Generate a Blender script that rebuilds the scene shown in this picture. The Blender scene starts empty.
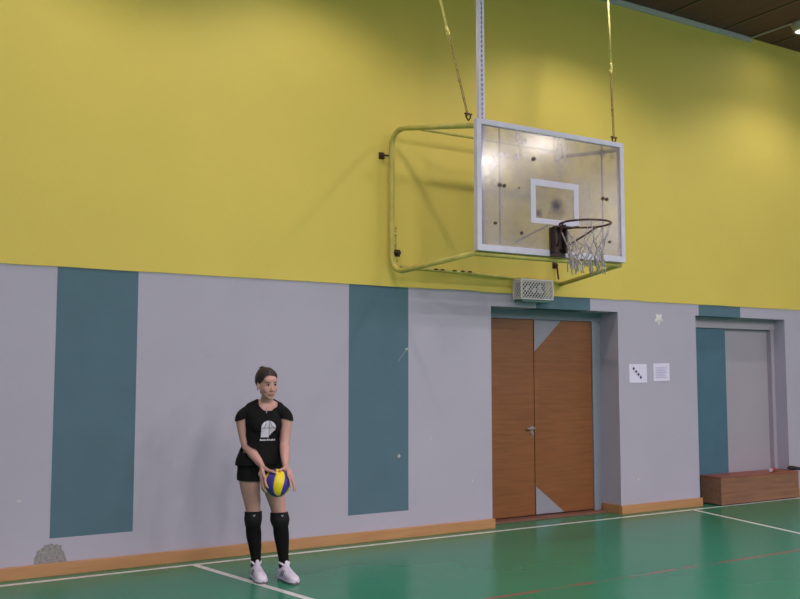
import bpy, bmesh, math, random
from mathutils import Vector, Matrix, Euler
from mathutils.bvhtree import BVHTree
from mathutils import noise as mnoise
R = math.radians
PI = math.pi
rng = random.Random(7)
scene = bpy.context.scene
COL = scene.collection

# ------------------------------------------------------------------ materials
class NT:
    def __init__(s, name):
        s.m = bpy.data.materials.new(name); s.m.use_nodes = True
        s.t = s.m.node_tree; s.t.nodes.clear()
        s.out = s.n('ShaderNodeOutputMaterial')
        s._co = None
    def n(s, typ, **kw):
        nd = s.t.nodes.new(typ)
        for k, v in kw.items(): setattr(nd, k, v)
        return nd
    def l(s, a, b): s.t.links.new(a, b)
    def put(s, sock, v):
        if hasattr(v, 'is_output') or isinstance(v, bpy.types.NodeSocket): s.l(v, sock)
        else: sock.default_value = v
    def co(s):
        if s._co is None: s._co = s.n('ShaderNodeTexCoord').outputs['Object']
        return s._co
    def xyz(s):
        sp = s.n('ShaderNodeSeparateXYZ'); s.l(s.co(), sp.inputs[0]); return sp.outputs[0], sp.outputs[1], sp.outputs[2]
    def m_(s, op, a, b=0.0, c=0.0):
        nd = s.n('ShaderNodeMath', operation=op)
        s.put(nd.inputs[0], a); s.put(nd.inputs[1], b)
        if op in ('MULTIPLY_ADD', 'SMOOTH_MIN'): s.put(nd.inputs[2], c)
        return nd.outputs[0]
    def rect(s, u, v, u0, u1, v0, v1):
        a = s.m_('MULTIPLY', s.m_('GREATER_THAN', u, u0), s.m_('LESS_THAN', u, u1))
        b = s.m_('MULTIPLY', s.m_('GREATER_THAN', v, v0), s.m_('LESS_THAN', v, v1))
        return s.m_('MULTIPLY', a, b)
    def noise(s, scale, detail=3, rough=.5, vec=None, stretch=None):
        nd = s.n('ShaderNodeTexNoise'); nd.inputs['Scale'].default_value = scale
        nd.inputs['Detail'].default_value = detail; nd.inputs['Roughness'].default_value = rough
        v = vec or s.co()
        if stretch:
            mp = s.n('ShaderNodeMapping'); mp.inputs['Scale'].default_value = stretch; s.l(v, mp.inputs[0]); v = mp.outputs[0]
        s.l(v, nd.inputs['Vector']); return nd.outputs[0]
    def ramp(s, f, stops):
        nd = s.n('ShaderNodeValToRGB'); e = nd.color_ramp.elements
        while len(e) < len(stops): e.new(.5)
        for k, (p, c) in zip(e, stops): k.position = p; k.color = c if len(c) == 4 else (*c, 1)
        s.l(f, nd.inputs[0]); return nd.outputs[0]
    def mix(s, f, a, b):
        nd = s.n('ShaderNodeMix', data_type='RGBA')
        s.put(nd.inputs[0], f)
        s.put(nd.inputs[6], a if not isinstance(a, tuple) else (*a[:3], 1)); s.put(nd.inputs[7], b if not isinstance(b, tuple) else (*b[:3], 1))
        return nd.outputs[2]
    def bump(s, h, strength=.3, dist=.01):
        nd = s.n('ShaderNodeBump'); nd.inputs['Strength'].default_value = strength; nd.inputs['Distance'].default_value = dist
        s.l(h, nd.inputs['Height']); return nd.outputs[0]
    def pbr(s, color, rough=.6, metal=0.0, normal=None, spec=.5, coat=0.0):
        b = s.n('ShaderNodeBsdfPrincipled')
        s.put(b.inputs['Base Color'], (*color[:3], 1) if isinstance(color, tuple) else color)
        s.put(b.inputs['Roughness'], rough); s.put(b.inputs['Metallic'], metal)
        b.inputs['Specular IOR Level'].default_value = spec
        if coat: b.inputs['Coat Weight'].default_value = coat
        if normal is not None: s.l(normal, b.inputs['Normal'])
        s.l(b.outputs[0], s.out.inputs[0]); return b

def srgb(r, g, b):
    f = lambda c: (c/255/12.92) if c/255 <= .04045 else ((c/255+.055)/1.055)**2.4
    return (f(r), f(g), f(b))

def plain(name, col, rough=.5, metal=0.0, var=.12, scale=25, bump=0.0, spec=.5):
    t = NT(name)
    d = tuple(c*(1-var) for c in col); u = tuple(min(1, c*(1+var)) for c in col)
    n = t.noise(scale, 3)
    c = t.ramp(n, [(.3, d), (.7, u)])
    t.pbr(c, rough, metal, t.bump(n, bump, .004) if bump else None, spec)
    return t.m

GREY = srgb(178, 173, 194)
TEAL = srgb(86, 113, 131)
YEL = srgb(221, 198, 96)

def mat_wall():
    t = NT('painted_render_grey_and_teal'); x, y, z = t.xyz()
    n1 = t.noise(1.3, 4); n2 = t.noise(90, 3, .6)
    base = t.ramp(n1, [(.3, tuple(c*.95 for c in GREY)), (.7, GREY)])
    teal = t.ramp(t.noise(3, 3), [(.3, tuple(c*.93 for c in TEAL)), (.7, TEAL)])
    m = t.rect(x, z, 1.434, 2.090, .291, 9)
    for a in ((4.108, 4.778, .26, 9), (6.412, 7.200, 2.2, 9), (8.986, 9.757, 2.2, 9)):
        m = t.m_('MAXIMUM', m, t.rect(x, z, *a))
    c = t.mix(m, base, teal)
    # worn plaster patch above the skirting
    wx = t.m_('SUBTRACT', x, 1.445); wz = t.m_('SUBTRACT', z, .13)
    d = t.m_('SQRT', t.m_('ADD', t.m_('MULTIPLY', wx, wx), t.m_('MULTIPLY', wz, wz)))
    d = t.m_('ADD', d, t.m_('MULTIPLY', t.noise(16, 3), .09))
    st = t.m_('LESS_THAN', d, .165)
    c = t.mix(t.m_('MULTIPLY', st, .75), c, t.ramp(t.noise(45, 3), [(.35, srgb(105, 103, 100)), (.65, srgb(150, 145, 140))]))
    # paint chips and scratches
    ch = None
    for (px, pz, w, h) in ((4.669, .792, .022, .022), (4.76, 1.84, .022, .014), (3.3, .62, .006, .05), (5.55, .5, .014, .02), (1.2, .6, .02, .014), (7.9, .38, .02, .02), (5.05, .95, .01, .012)):
        a = t.m_('ADD', t.m_('ABSOLUTE', t.m_('DIVIDE', t.m_('SUBTRACT', x, px), w)), t.m_('ABSOLUTE', t.m_('DIVIDE', t.m_('SUBTRACT', z, pz), h)))
        q = t.m_('LESS_THAN', t.m_('ADD', a, t.m_('MULTIPLY', t.noise(120, 2), .5)), 1.2)
        ch = q if ch is None else t.m_('MAXIMUM', ch, q)
    c = t.mix(t.m_('MULTIPLY', ch, .7), c, srgb(205, 200, 190))
    # a scratched line across the teal stripe
    a = t.m_('ABSOLUTE', t.m_('SUBTRACT', t.m_('SUBTRACT', z, 1.84), t.m_('MULTIPLY', t.m_('SUBTRACT', x, 4.76), 1.25)))
    sc = t.m_('MULTIPLY', t.m_('LESS_THAN', a, .010), t.rect(x, z, 4.66, 4.77, 1.5, 1.9))
    c = t.mix(t.m_('MULTIPLY', sc, .25), c, srgb(190, 180, 170))
    # scuff marks
    sm = t.m_('GREATER_THAN', t.noise(9, 4, .6), .69)
    c = t.mix(t.m_('MULTIPLY', sm, .12), c, srgb(120, 115, 118))
    t.pbr(c, .75, 0, t.bump(n2, .3, .005), .3); return t.m

def mat_yellow():
    t = NT('yellow_wall_covering'); x, y, z = t.xyz()
    n1 = t.noise(.8, 5, .55); n2 = t.noise(70, 3)
    c = t.ramp(n1, [(.3, tuple(k*.93 for k in YEL)), (.7, YEL)])
    # vertical seams of the sheets and a few dents
    # rust streaks below fixings
    rs = None
    for (px, z0, z1, w) in ((4.623, 2.80, 3.05, .012), (4.64, 2.70, 2.76, .008)):
        q = t.rect(x, z, px-w, px+w, z0, z1); rs = q if rs is None else t.m_('MAXIMUM', rs, q)
    rs = t.m_('MULTIPLY', rs, t.m_('GREATER_THAN', t.noise(60, 3), .45))
    c = t.mix(t.m_('MULTIPLY', rs, .6), c, srgb(110, 70, 40))
    t.pbr(c, .6, 0, t.bump(t.m_('ADD', n2, t.m_('MULTIPLY', t.noise(2.2, 2), 3.0)), .10, .010), .3); return t.m

def mat_floor():
    t = NT('green_sports_floor_with_court_lines'); x, y, z = t.xyz()
    n = t.noise(1.1, 2, .5)
    c = t.ramp(n, [(.3, srgb(38, 122, 92)), (.7, srgb(42, 127, 97))])
    W = None
    def add(q):
        nonlocal W
        W = q if W is None else t.m_('MAXIMUM', W, q)
    add(t.rect(x, y, -1.1, 12.9, -.198, -.142))
    # slanted sides of the key, 6 m apart on the end line
    k = 1.2/5.8
    for x0, s in ((2.56, 1), (8.60, -1)):
        # distance across the line: x - x0 - s*k*(-y-.17)
        u = t.m_('SUBTRACT', t.m_('SUBTRACT', x, x0), t.m_('MULTIPLY', t.m_('SUBTRACT', -.17, y), s*k))
        add(t.m_('MULTIPLY', t.m_('LESS_THAN', t.m_('ABSOLUTE', u), .029), t.m_('MULTIPLY', t.m_('LESS_THAN', y, -.15), t.m_('GREATER_THAN', y, -5.97))))
    add(t.rect(x, y, 3.76, 7.4, -6.0, -5.95))
    wear = t.m_('GREATER_THAN', t.noise(22, 4, .65), .34)
    c = t.mix(t.m_('MULTIPLY', t.m_('MULTIPLY', W, wear), .92), c, srgb(226, 222, 228))
    # worn red line parallel to the wall
    rl = t.rect(x, y, -1.1, 12.9, -2.41, -2.36)
    w2 = t.noise(2.3, 4, .6)
    rw = t.m_('GREATER_THAN', t.m_('ADD', t.m_('ADD', w2, t.m_('MULTIPLY', t.m_('GREATER_THAN', x, 6.42), .4)), t.m_('MULTIPLY', t.m_('LESS_THAN', x, 4.45), .3)), .5)
    rw = t.m_('ADD', t.m_('MULTIPLY', rw, .45), .14)
    c = t.mix(t.m_('MULTIPLY', rl, rw), c, srgb(158, 62, 74))
    t.pbr(c, .24, 0, None, .27); return t.m

def mat_ceiling():
    t = NT('dark_brown_ceiling_panels'); x, y, z = t.xyz()
    u = t.m_('FRACT', t.m_('ADD', x, .485))       # panels one metre wide, running away from the wall
    seam = t.m_('LESS_THAN', u, .05)
    n = t.noise(3, 4, .6, stretch=(6, .6, 1))
    c = t.ramp(n, [(.3, srgb(94, 60, 60)), (.7, srgb(106, 72, 71))])
    c = t.mix(seam, c, srgb(38, 26, 24))
    edge = t.m_('MULTIPLY', t.m_('GREATER_THAN', u, .05), t.m_('LESS_THAN', u, .075))
    c = t.mix(t.m_('MULTIPLY', edge, .5), c, srgb(140, 112, 104))
    t.pbr(c, .6, 0, None, .3); return t.m

def mat_wood(name, a, b, scale=1.0, axis=2, rough=.4, bands=14):
    t = NT(name)
    st = [9, 9, 9]; st[axis] = .7
    n = t.noise(3*scale, 5, .6, stretch=tuple(st))
    n2 = t.noise(1.2, 2)
    c = t.ramp(t.m_('ADD', t.m_('MULTIPLY', n, .7), t.m_('MULTIPLY', n2, .3)), [(.34, a), (.66, b)])
    t.pbr(c, rough, 0, t.bump(n, .08, .003), .45); return t.m

def mat_glass():
    t = NT('dirty_acrylic_sheet'); t._co = t.n('ShaderNodeNewGeometry').outputs['Position']; x, y, z = t.xyz()
    tr = t.n('ShaderNodeBsdfTransparent'); tr.inputs[0].default_value = (.90, .89, .90, 1)
    gl = t.n('ShaderNodeBsdfGlossy'); gl.inputs['Roughness'].default_value = .15; gl.inputs[0].default_value = (1, 1, 1, 1)
    lw = t.n('ShaderNodeLayerWeight'); lw.inputs[0].default_value = .5; fr_ = t.m_('ADD', .036, t.m_('MULTIPLY', t.m_('POWER', lw.outputs['Facing'], 4.0), .6))
    df = t.n('ShaderNodeBsdfDiffuse')
    def ball(px, pz, r, soft, s=1.0):
        a = t.m_('SUBTRACT', x, px); b = t.m_('SUBTRACT', z, pz)
        d = t.m_('SQRT', t.m_('ADD', t.m_('MULTIPLY', a, a), t.m_('MULTIPLY', b, b)))
        d = t.m_('ADD', d, t.m_('MULTIPLY', t.m_('SUBTRACT', t.noise(11, 4, .65), .5), soft*1.5))
        mr = t.n('ShaderNodeMapRange'); mr.clamp = True
        t.l(d, mr.inputs[0]); mr.inputs[1].default_value = r+soft; mr.inputs[2].default_value = max(0, r-soft); mr.inputs[3].default_value = 0; mr.inputs[4].default_value = s
        return mr.outputs[0]
    marks = None
    for a in ((5.69, 3.17, .05, .12, 1.0), (5.475, 3.085, .035, .05, .9), (6.28, 3.76, .05, .06, .6), (6.42, 3.74, .03, .05, .5), (5.60, 3.02, .12, .12, .45), (5.62, 3.28, .18, .2, .35), (5.3, 3.05, .05, .06, .3), (5.2, 2.9, .1, .15, .25), (6.2, 3.62, .06, .06, .35)):
        q = ball(*a); marks = q if marks is None else t.m_('MAXIMUM', marks, q)
    smear = t.m_('MULTIPLY', t.noise(2.4, 5, .65, stretch=(1, 1, .8)), 1.0)
    sm = t.n('ShaderNodeMapRange'); t.l(smear, sm.inputs[0]); sm.inputs[1].default_value = .35; sm.inputs[2].default_value = .7; sm.inputs[3].default_value = .16; sm.inputs[4].default_value = .46
    dc = t.mix(marks, srgb(200, 186, 200), srgb(62, 50, 66))
    t.l(dc, df.inputs[0])
    m1 = t.n('ShaderNodeMixShader')
    t.l(t.m_('MAXIMUM', sm.outputs[0], t.m_('MULTIPLY', marks, .85)), m1.inputs[0]); t.l(tr.outputs[0], m1.inputs[1]); t.l(df.outputs[0], m1.inputs[2])
    m2 = t.n('ShaderNodeMixShader'); t.l(fr_, m2.inputs[0]); t.l(m1.outputs[0], m2.inputs[1]); t.l(gl.outputs[0], m2.inputs[2])
    t.l(m2.outputs[0], t.out.inputs[0]); return t.m

def mat_emit(name, col, strength):
    t = NT(name); e = t.n('ShaderNodeEmission'); e.inputs[0].default_value = (*col, 1); e.inputs[1].default_value = strength
    t.l(e.outputs[0], t.out.inputs[0]); return t.m

M = dict(
    wall=mat_wall(), yellow=mat_yellow(), floor=mat_floor(), ceiling=mat_ceiling(), glass=mat_glass(),
    plain_wall=plain('plain_grey_wall', srgb(178, 175, 182), .8, var=.04, scale=2),
    trim=plain('grey_cornice_paint', srgb(188, 182, 184), .5, var=.05),
    pine=mat_wood('varnished_pine', srgb(172, 124, 84), srgb(192, 142, 100), 1, 0, .45),
    veneer=mat_wood('brown_door_veneer', srgb(120, 72, 40), srgb(141, 88, 52), 1.1, 0, .42),
    bench=mat_wood('brown_bench_wood', srgb(122, 86, 70), srgb(152, 108, 86), 1.0, 0, .55),
    threshold=plain('worn_threshold', srgb(120, 78, 66), .6),
    frame_grey=plain('grey_door_frame', srgb(130, 136, 152), .5, var=.05),
    panel_grey=plain('grey_door_panel', srgb(165, 158, 174), .55, var=.02, scale=2),
    panel_teal=plain('teal_door_panel', srgb(70, 106, 128), .55, var=.06, scale=4),
    tri=plain('grey_painted_corner', srgb(142, 142, 158), .55, var=.04),
    tube=plain('yellow_green_painted_tube', srgb(192, 178, 92), .4, var=.16, scale=8),
    white=plain('white_painted_steel', srgb(204, 199, 224), .45, var=.05, scale=9),
    steel=plain('bright_steel', srgb(160, 152, 162), .4, .3, .08),
    strip=plain('tan_steel_strip', srgb(128, 110, 92), .5),
    rim=plain('dark_maroon_steel', srgb(74, 40, 44), .5, 0, .2),
    darkbox=plain('dark_bracket_steel', srgb(58, 40, 42), .55, 0, .3, 12),
    net=plain('grey_white_cord', srgb(176, 164, 170), .9, 0, .12, 40),
    rope=plain('yellow_cable', srgb(226, 206, 124), .6, 0, .15, 30),
    chain=plain('tarnished_chain', srgb(168, 142, 88), .5, .1, .3, 40),
    rust=plain('rusty_iron', srgb(70, 44, 34), .8, 0, .4, 40),
    black=plain('black_rubber', srgb(32, 24, 34), .7),
    paper=plain('white_paper', srgb(222, 216, 244), .8, var=.02),
    print=plain('pale_grey_print', srgb(196, 190, 226), .8, var=.03),
    ink=plain('dark_ink', srgb(62, 50, 92), .8),
    star=plain('pale_foil', srgb(216, 212, 214), .5, 0, .12, 40),
    cage=plain('white_wire', srgb(222, 214, 222), .5, var=.05),
    housing=plain('grey_lamp_housing', srgb(62, 60, 74), .5, var=.05),
    signdark=plain('dark_sign_face', srgb(44, 44, 60), .4, var=.1),
    signwhite=plain('white_sign_marks', srgb(214, 208, 220), .5, var=.04),
    teal_plastic=plain('teal_plastic', srgb(96, 128, 126), .5, var=.05),
    skin=plain('skin', srgb(196, 148, 142), .5, var=.05, scale=30),
    lips=plain('lip_skin', srgb(170, 112, 112), .45, var=.04),
    hair=None,
    shirt=plain('black_jersey', srgb(14, 13, 17), .85, var=.2, scale=60, bump=.1, spec=.25),
    shorts=plain('black_shorts_fabric', srgb(13, 12, 15), .8, var=.2, scale=60, bump=.1, spec=.25),
    sock=plain('black_knit', srgb(16, 14, 18), .9, var=.25, scale=80, bump=.1, spec=.2),
    pad=plain('black_knee_pad', srgb(19, 17, 21), .75, var=.2, scale=60, spec=.3),
    shoe=plain('white_shoe_leather', srgb(214, 204, 226), .5, var=.04),
    shoegrey=plain('grey_shoe_stripe', srgb(120, 116, 136), .5, var=.05),
    sole=plain('dark_grey_sole', srgb(92, 88, 100), .7, var=.1),
    print_white=plain('white_shirt_print', srgb(205, 200, 220), .7, var=.03),
    ball_y=plain('yellow_ball_leather', srgb(232, 204, 30), .5, var=.04),
    ball_b=plain('blue_ball_leather', srgb(62, 52, 142), .5, var=.06),
    eye=plain('eye_white', srgb(170, 158, 160), .3, var=.02),
    iris=plain('dark_iris', srgb(48, 36, 34), .25, var=.05),
    red=plain('red_plastic', srgb(150, 64, 60), .5, var=.1),
    winframe=plain('window_frame_paint', srgb(190, 190, 196), .5, var=.03),
    lens=mat_emit('lit_lamp_lens', (1.0, .93, .72), 4),
)
def mat_hair():
    t = NT('dark_brown_hair')
    n = t.noise(20, 4, .6, stretch=(14, 3, 3))
    c = t.ramp(n, [(.3, srgb(26, 18, 20)), (.7, srgb(50, 35, 37))])
    t.pbr(c, .45, 0, t.bump(n, .5, .006), .4); return t.m
M['hair'] = mat_hair()

# ------------------------------------------------------------------ mesh helpers
class MB:
    def __init__(s): s.bm = bmesh.new()
    def box(s, x0, x1, y0, y1, z0, z1, bevel=0, mi=0):
        r = bmesh.ops.create_cube(s.bm, size=1)
        vs = r['verts']
        for v in vs:
            v.co = Vector(((x0+x1)/2+v.co.x*(x1-x0), (y0+y1)/2+v.co.y*(y1-y0), (z0+z1)/2+v.co.z*(z1-z0)))
        fs = {f for v in vs for f in v.link_faces}
        for f in fs: f.material_index = mi
        if bevel:
            es = list({e for v in vs for e in v.link_edges})
            bmesh.ops.bevel(s.bm, geom=es, offset=bevel, segments=2, affect='EDGES', profile=.7)
        return s
    def prism(s, pts, thick):
        """pts: 3-D polygon, extruded by the vector thick"""
        a = [s.bm.verts.new(p) for p in pts]; b = [s.bm.verts.new(Vector(p)+Vector(thick)) for p in pts]
        n = len(pts)
        s.bm.faces.new(a); s.bm.faces.new(list(reversed(b)))
        for i in range(n): s.bm.faces.new([a[(i+1) % n], a[i], b[i], b[(i+1) % n]])
        return s
    def tube(s, pts, r, seg=10, cap=True, rounded=False):
        pts = [Vector(p) for p in pts]; n = len(pts)
        rr = r if isinstance(r, (list, tuple)) else [r]*n
        if rounded:
            d0 = (pts[0]-pts[1]).normalized(); d1 = (pts[-1]-pts[-2]).normalized()
            P = []; Q = []
            for a in (80, 50, 22): P.append(pts[0]+d0*elip(rr[0])*math.sin(R(a))); Q.append(scale_r(rr[0], math.cos(R(a))))
            P += pts; Q += list(rr)
            for a in (22, 50, 80): P.append(pts[-1]+d1*elip(rr[-1])*math.sin(R(a))); Q.append(scale_r(rr[-1], math.cos(R(a))))
            pts, rr, n = P, Q, len(P)
        rings = []; up = None
        for i in range(n):
            d = (pts[min(i+1, n-1)]-pts[max(i-1, 0)]).normalized()
            if up is None:
                up = Vector((0, 0, 1)) if abs(d.z) < .9 else Vector((0, 1, 0))
            u = (up-d*up.dot(d)).normalized(); w = d.cross(u); up = u
            ra, rb = rr[i] if isinstance(rr[i], (tuple, list)) else (rr[i], rr[i])
            rings.append([s.bm.verts.new(pts[i]+u*ra*math.cos(2*PI*k/seg)+w*rb*math.sin(2*PI*k/seg)) for k in range(seg)])
        for a, b in zip(rings, rings[1:]):
            for k in range(seg): s.bm.faces.new([a[k], a[(k+1) % seg], b[(k+1) % seg], b[k]])
        if cap:
            s.bm.faces.new(list(reversed(rings[0]))); s.bm.faces.new(rings[-1])
        return s
    def ring(s, c, rad, r, seg=40, sec=8):
        rows = []
        for i in range(seg):
            a = 2*PI*i/seg; d = Vector((math.cos(a), math.sin(a), 0))
            rows.append([s.bm.verts.new(Vector(c)+d*(rad+r*math.cos(2*PI*k/sec))+Vector((0, 0, r*math.sin(2*PI*k/sec)))) for k in range(sec)])
        for i in range(seg):
            a, b = rows[i], rows[(i+1) % seg]
            for k in range(sec): s.bm.faces.new([a[k], b[k], b[(k+1) % sec], a[(k+1) % sec]])
        return s
    def ell(s, c, r, rot=None, u=20, v=12):
        q = bmesh.ops.create_uvsphere(s.bm, u_segments=u, v_segments=v, radius=1)
        m = rot if rot is not None else Matrix.Identity(3)
        for k in q['verts']: k.co = Vector(c)+m @ Vector((k.co.x*r[0], k.co.y*r[1], k.co.z*r[2]))
        return s
    def loft(s, rings):
        """rings: list of lists of points, closed at both ends"""
        vs = [[s.bm.verts.new(p) for p in r] for r in rings]; n = len(vs[0])
        for a, b in zip(vs, vs[1:]):
            for k in range(n): s.bm.faces.new([a[k], a[(k+1) % n], b[(k+1) % n], b[k]])
        s.bm.faces.new(list(reversed(vs[0]))); s.bm.faces.new(vs[-1]); return s
    def cyl(s, a, b, r, seg=16): return s.tube([a, b], r, seg)
    def build(s, name, mat, parent=None, smooth=False, origin=None, autosmooth=None):
        bmesh.ops.recalc_face_normals(s.bm, faces=s.bm.faces)
        me = bpy.data.meshes.new(name); s.bm.to_mesh(me); s.bm.free()
        return link(name, me, mat, parent, smooth, origin)
def elip(r): return max(r) if isinstance(r, (tuple, list)) else r
def scale_r(r, k): return (r[0]*k, r[1]*k) if isinstance(r, (tuple, list)) else r*k
def link(name, me, mat, parent=None, smooth=False, origin=None):
    o = bpy.data.objects.new(name, me); COL.objects.link(o)
    for m in (mat if isinstance(mat, (list, tuple)) else [mat]): me.materials.append(m)
    if smooth:
        for p in me.polygons: p.use_smooth = True
    if parent is not None:
        o.parent = parent
        if not rotated(parent):
            me.transform(Matrix.Translation(-parent_world(parent)))
    elif origin is not None:
        me.transform(Matrix.Translation(-Vector(origin))); o.location = origin
    return o
def rotated(p):
    while p is not None:
        if p.get('_rot'): return True
        p = p.parent
    return False
def parent_world(p):
    v = Vector((0, 0, 0)); q = p
    while q is not None: v = v+q.location; q = q.parent
    return v
def thing(name, label, cat, loc, group=None):
    o = bpy.data.objects.new(name, None); COL.objects.link(o); o.location = loc; o.empty_display_size = .1
    o['label'] = label; o['category'] = cat
    if group: o['group'] = group
    return o
def tag(o, label, cat, group=None):
    o['label'] = label; o['category'] = cat
    if group: o['group'] = group
    return o
def struct(o, label=None):
    o['kind'] = 'structure'
    if label: o['label'] = label; o['category'] = label.split()[-1]
    return o
def fillet(pts, r, n=8):
    pts = [Vector(p) for p in pts]; out = [pts[0]]
    for a, b, c in zip(pts, pts[1:], pts[2:]):
        d1 = (a-b).normalized(); d2 = (c-b).normalized(); ang = d1.angle(d2); t = r/math.tan(ang/2)
        t = min(t, (a-b).length*.49, (c-b).length*.49)
        p, q = b+d1*t, b+d2*t
        for k in range(n+1):
            u = k/n; out.append((p*(1-u)+b*u)*(1-u)+(b*(1-u)+q*u)*u)
    out.append(pts[-1]); return out

# ------------------------------------------------------------------ the hall
X0, X1, Y1, H = -3.3, 14.6, -27.5, 6.04
ZB = 2.452
struct(MB().box(X0-.4, X1+.4, Y1-.4, .6, -.2, 0).build('floor', M['floor']))
struct(MB().box(X0-.4, X1+.4, Y1-.4, .6, H, H+.2).build('ceiling', M['ceiling']))
w = MB()
LZ = 2.308
for a, b in ((X0-.4, 5.80), (7.622, 8.925), (10.632, X1+.4)): w.box(a, b, 0, .42, 0, LZ)
w.box(X0-.4, X1+.4, 0, .42, LZ, H)
w.box(5.80, 7.622, .36, .42, 0, LZ); w.box(8.925, 10.632, .36, .42, 0, LZ)
struct(w.build('wall_back', M['wall']))
# the yellow covering stands a little proud of the grey wall, with an uneven lower edge
N = 220; bm = MB(); top = []; bot = []
for i in range(N+1):
    x = X0+(X1-X0)*i/N
    b = ZB+.012-.018*min(1, max(0, (x-1)/7))+.004*mnoise.noise(Vector((x*2.3, 0, 0)))+(.008 if 7.7 < x < 8.0 or 5.2 < x < 5.6 else 0)
    bot.append(b)
for yy in (-.010, 0.0):
    top.append([bm.bm.verts.new((X0+(X1-X0)*i/N, yy, H)) for i in range(N+1)])
    top.append([bm.bm.verts.new((X0+(X1-X0)*i/N, yy, bot[i])) for i in range(N+1)])
for i in range(N):
    bm.bm.faces.new([top[0][i], top[1][i], top[1][i+1], top[0][i+1]])
    bm.bm.faces.new([top[1][i], top[3][i], top[3][i+1], top[1][i+1]])
struct(bm.build('wall_back_upper', M['yellow']))
struct(MB().box(X0-.4, X0, Y1, 0, 0, H).build('wall_left', M['plain_wall']))
struct(MB().box(X0-.4, X1+.4, Y1-.4, Y1, 0, H).build('wall_front', M['plain_wall']))
# right wall with tall windows high up
WZ0, WZ1 = 4.4, 5.9
wins = [(-6.4, -3.0), (-10.5, -7.1), (-21.4, -18.2), (-25.6, -22.4)]
w = MB().box(X1, X1+.4, Y1, 0, 0, WZ0).box(X1, X1+.4, Y1, 0, WZ1, H)
edges = [0]+[e for a in wins for e in (a[1], a[0])]+[Y1]
for a, b in zip(edges[::2], edges[1::2]): w.box(X1, X1+.4, b, a, WZ0, WZ1)
struct(w.build('wall_right', M['plain_wall']))
for i, (a, b) in enumerate(wins):
    f = MB()
    for y in (a, a+(b-a)/3, a+(b-a)*2/3, b-.06): f.box(X1+.15, X1+.21, y, y+.06, WZ0, WZ1)
    for z in (WZ0, WZ0+.9, WZ1-.06): f.box(X1+.15, X1+.21, a, b, z, z+.06)
    struct(f.build('window_%d' % (i+1), M['winframe']))
# skirtings, each length set off from the wall face
def skirt(name, x0, x1, y=0.0):
    struct(MB().box(x0, x1, y-.032, y, 0, .100, .008).build(name, M['pine']))
skirt('baseboard_back', X0, 5.815)
skirt('baseboard_back_middle', 7.605, 8.94)
skirt('baseboard_back_end', 10.62, X1)
struct(MB().box(7.600, 7.622, 0, .29, 0, .100, .005).build('baseboard_alcove', M['pine']))
struct(MB().box(X0, 10.1, -.045, -.010, 5.975, H, .004).build('trim_1', M['trim']))

# double wooden door in the first recess
DY = .30
d1 = bpy.data.objects.new('door_1', None); COL.objects.link(d1); d1.location = (6.71, DY, 0); d1['kind'] = 'structure'
MB().box(5.80, 7.622, DY-.02, DY+.05, 2.205, LZ).box(5.80, 5.90, DY-.02, DY+.05, 0, 2.205).box(7.48, 7.56, DY-.02, DY+.05, 0, 2.205).box(7.56, 7.622, DY, DY+.05, 0, 2.205).build('door_frame', M['frame_grey'], d1)
l1 = MB().box(5.90, 6.612, DY, DY+.04, .035, 2.203, .003).build('leaf', M['veneer'], d1)
l2 = MB().box(6.622, 7.478, DY, DY+.04, .035, 2.203, .003).build('leaf', M['veneer'], d1)
MB().prism([(6.626, DY-.003, 2.200), (7.02, DY-.003, 2.200), (6.626, DY-.003, 1.845)], (0, .006, 0)).build('corner_panel', M['tri'], l2)
MB().prism([(6.626, DY-.003, .038), (7.03, DY-.003, .038), (6.626, DY-.003, .345)], (0, .006, 0)).build('corner_panel', M['tri'], l2)
MB().box(5.80, 7.58, .17, DY+.05, 0, .022, .004).build('threshold', M['threshold'], d1)
h = MB().cyl((6.575, DY, .99), (6.575, DY-.055, .99), .012, 10).tube([(6.58, DY-.05, .99), (6.50, DY-.05, .988), (6.475, DY-.045, .985)], .010, 8)
h.box(6.562, 6.592, DY-.005, DY+.002, .895, 1.01, .003).cyl((6.575, DY, .925), (6.575, DY-.02, .925), .016, 12)
h.build('handle', M['steel'], l1, True)
# sliding panels in the second recess
d2 = bpy.data.objects.new('door_2', None); COL.objects.link(d2); d2.location = (9.78, .2, 0); d2['kind'] = 'structure'
MB().box(8.925, 10.632, .16, .30, 2.175, LZ).box(8.925, 10.632, .18, .30, 0, .03).box(10.565, 10.632, .17, .30, .03, 2.175).build('door_frame', M['panel_grey'], d2)
MB().box(8.925, 9.680, .185, .225, .03, 2.175, .004).build('leaf', M['panel_teal'], d2)
MB().box(9.64, 10.57, .235, .275, .03, 2.175, .004).build('leaf', M['panel_grey'], d2)

# ------------------------------------------------------------------ bench box in front of the second recess
b = thing('wooden_bench', 'long low brown wooden bench standing in front of the blue and grey doors', 'bench', (9.9, -.02, 0))
bx0, bx1, by0, by1, bz = 9.125, 10.60, -.155, .16, .325
MB().box(bx0, bx1, by0, by0+.022, .012, bz, .003).build('front_panel', M['bench'], b)
MB().box(bx0, bx1, by1-.022, by1, .012, bz, .003).build('back_panel', M['bench'], b)
MB().box(bx0, bx0+.022, by0+.022, by1-.022, .012, bz, .003).build('end_panel', M['bench'], b)
MB().box(bx1-.022, bx1, by0+.022, by1-.022, .012, bz, .003).build('end_panel', M['bench'], b)
M['benchtop'] = mat_wood('red_brown_bench_top', srgb(130, 72, 60), srgb(156, 92, 74), 1, 0, .5)
MB().box(bx0-.004, bx1, by0-.006, by1, bz, bz+.018, .004).build('top', M['benchtop'], b)
for fx in (bx0+.03, bx1-.09): MB().box(fx, fx+.06, by0+.02, by1-.02, 0, .012).build('foot', M['black'], b)
TOP = bz+.018
c = thing('tape_roll', 'small red roll with white ends lying on the wooden bench', 'roll', (10.17, -.10, TOP))
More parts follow.
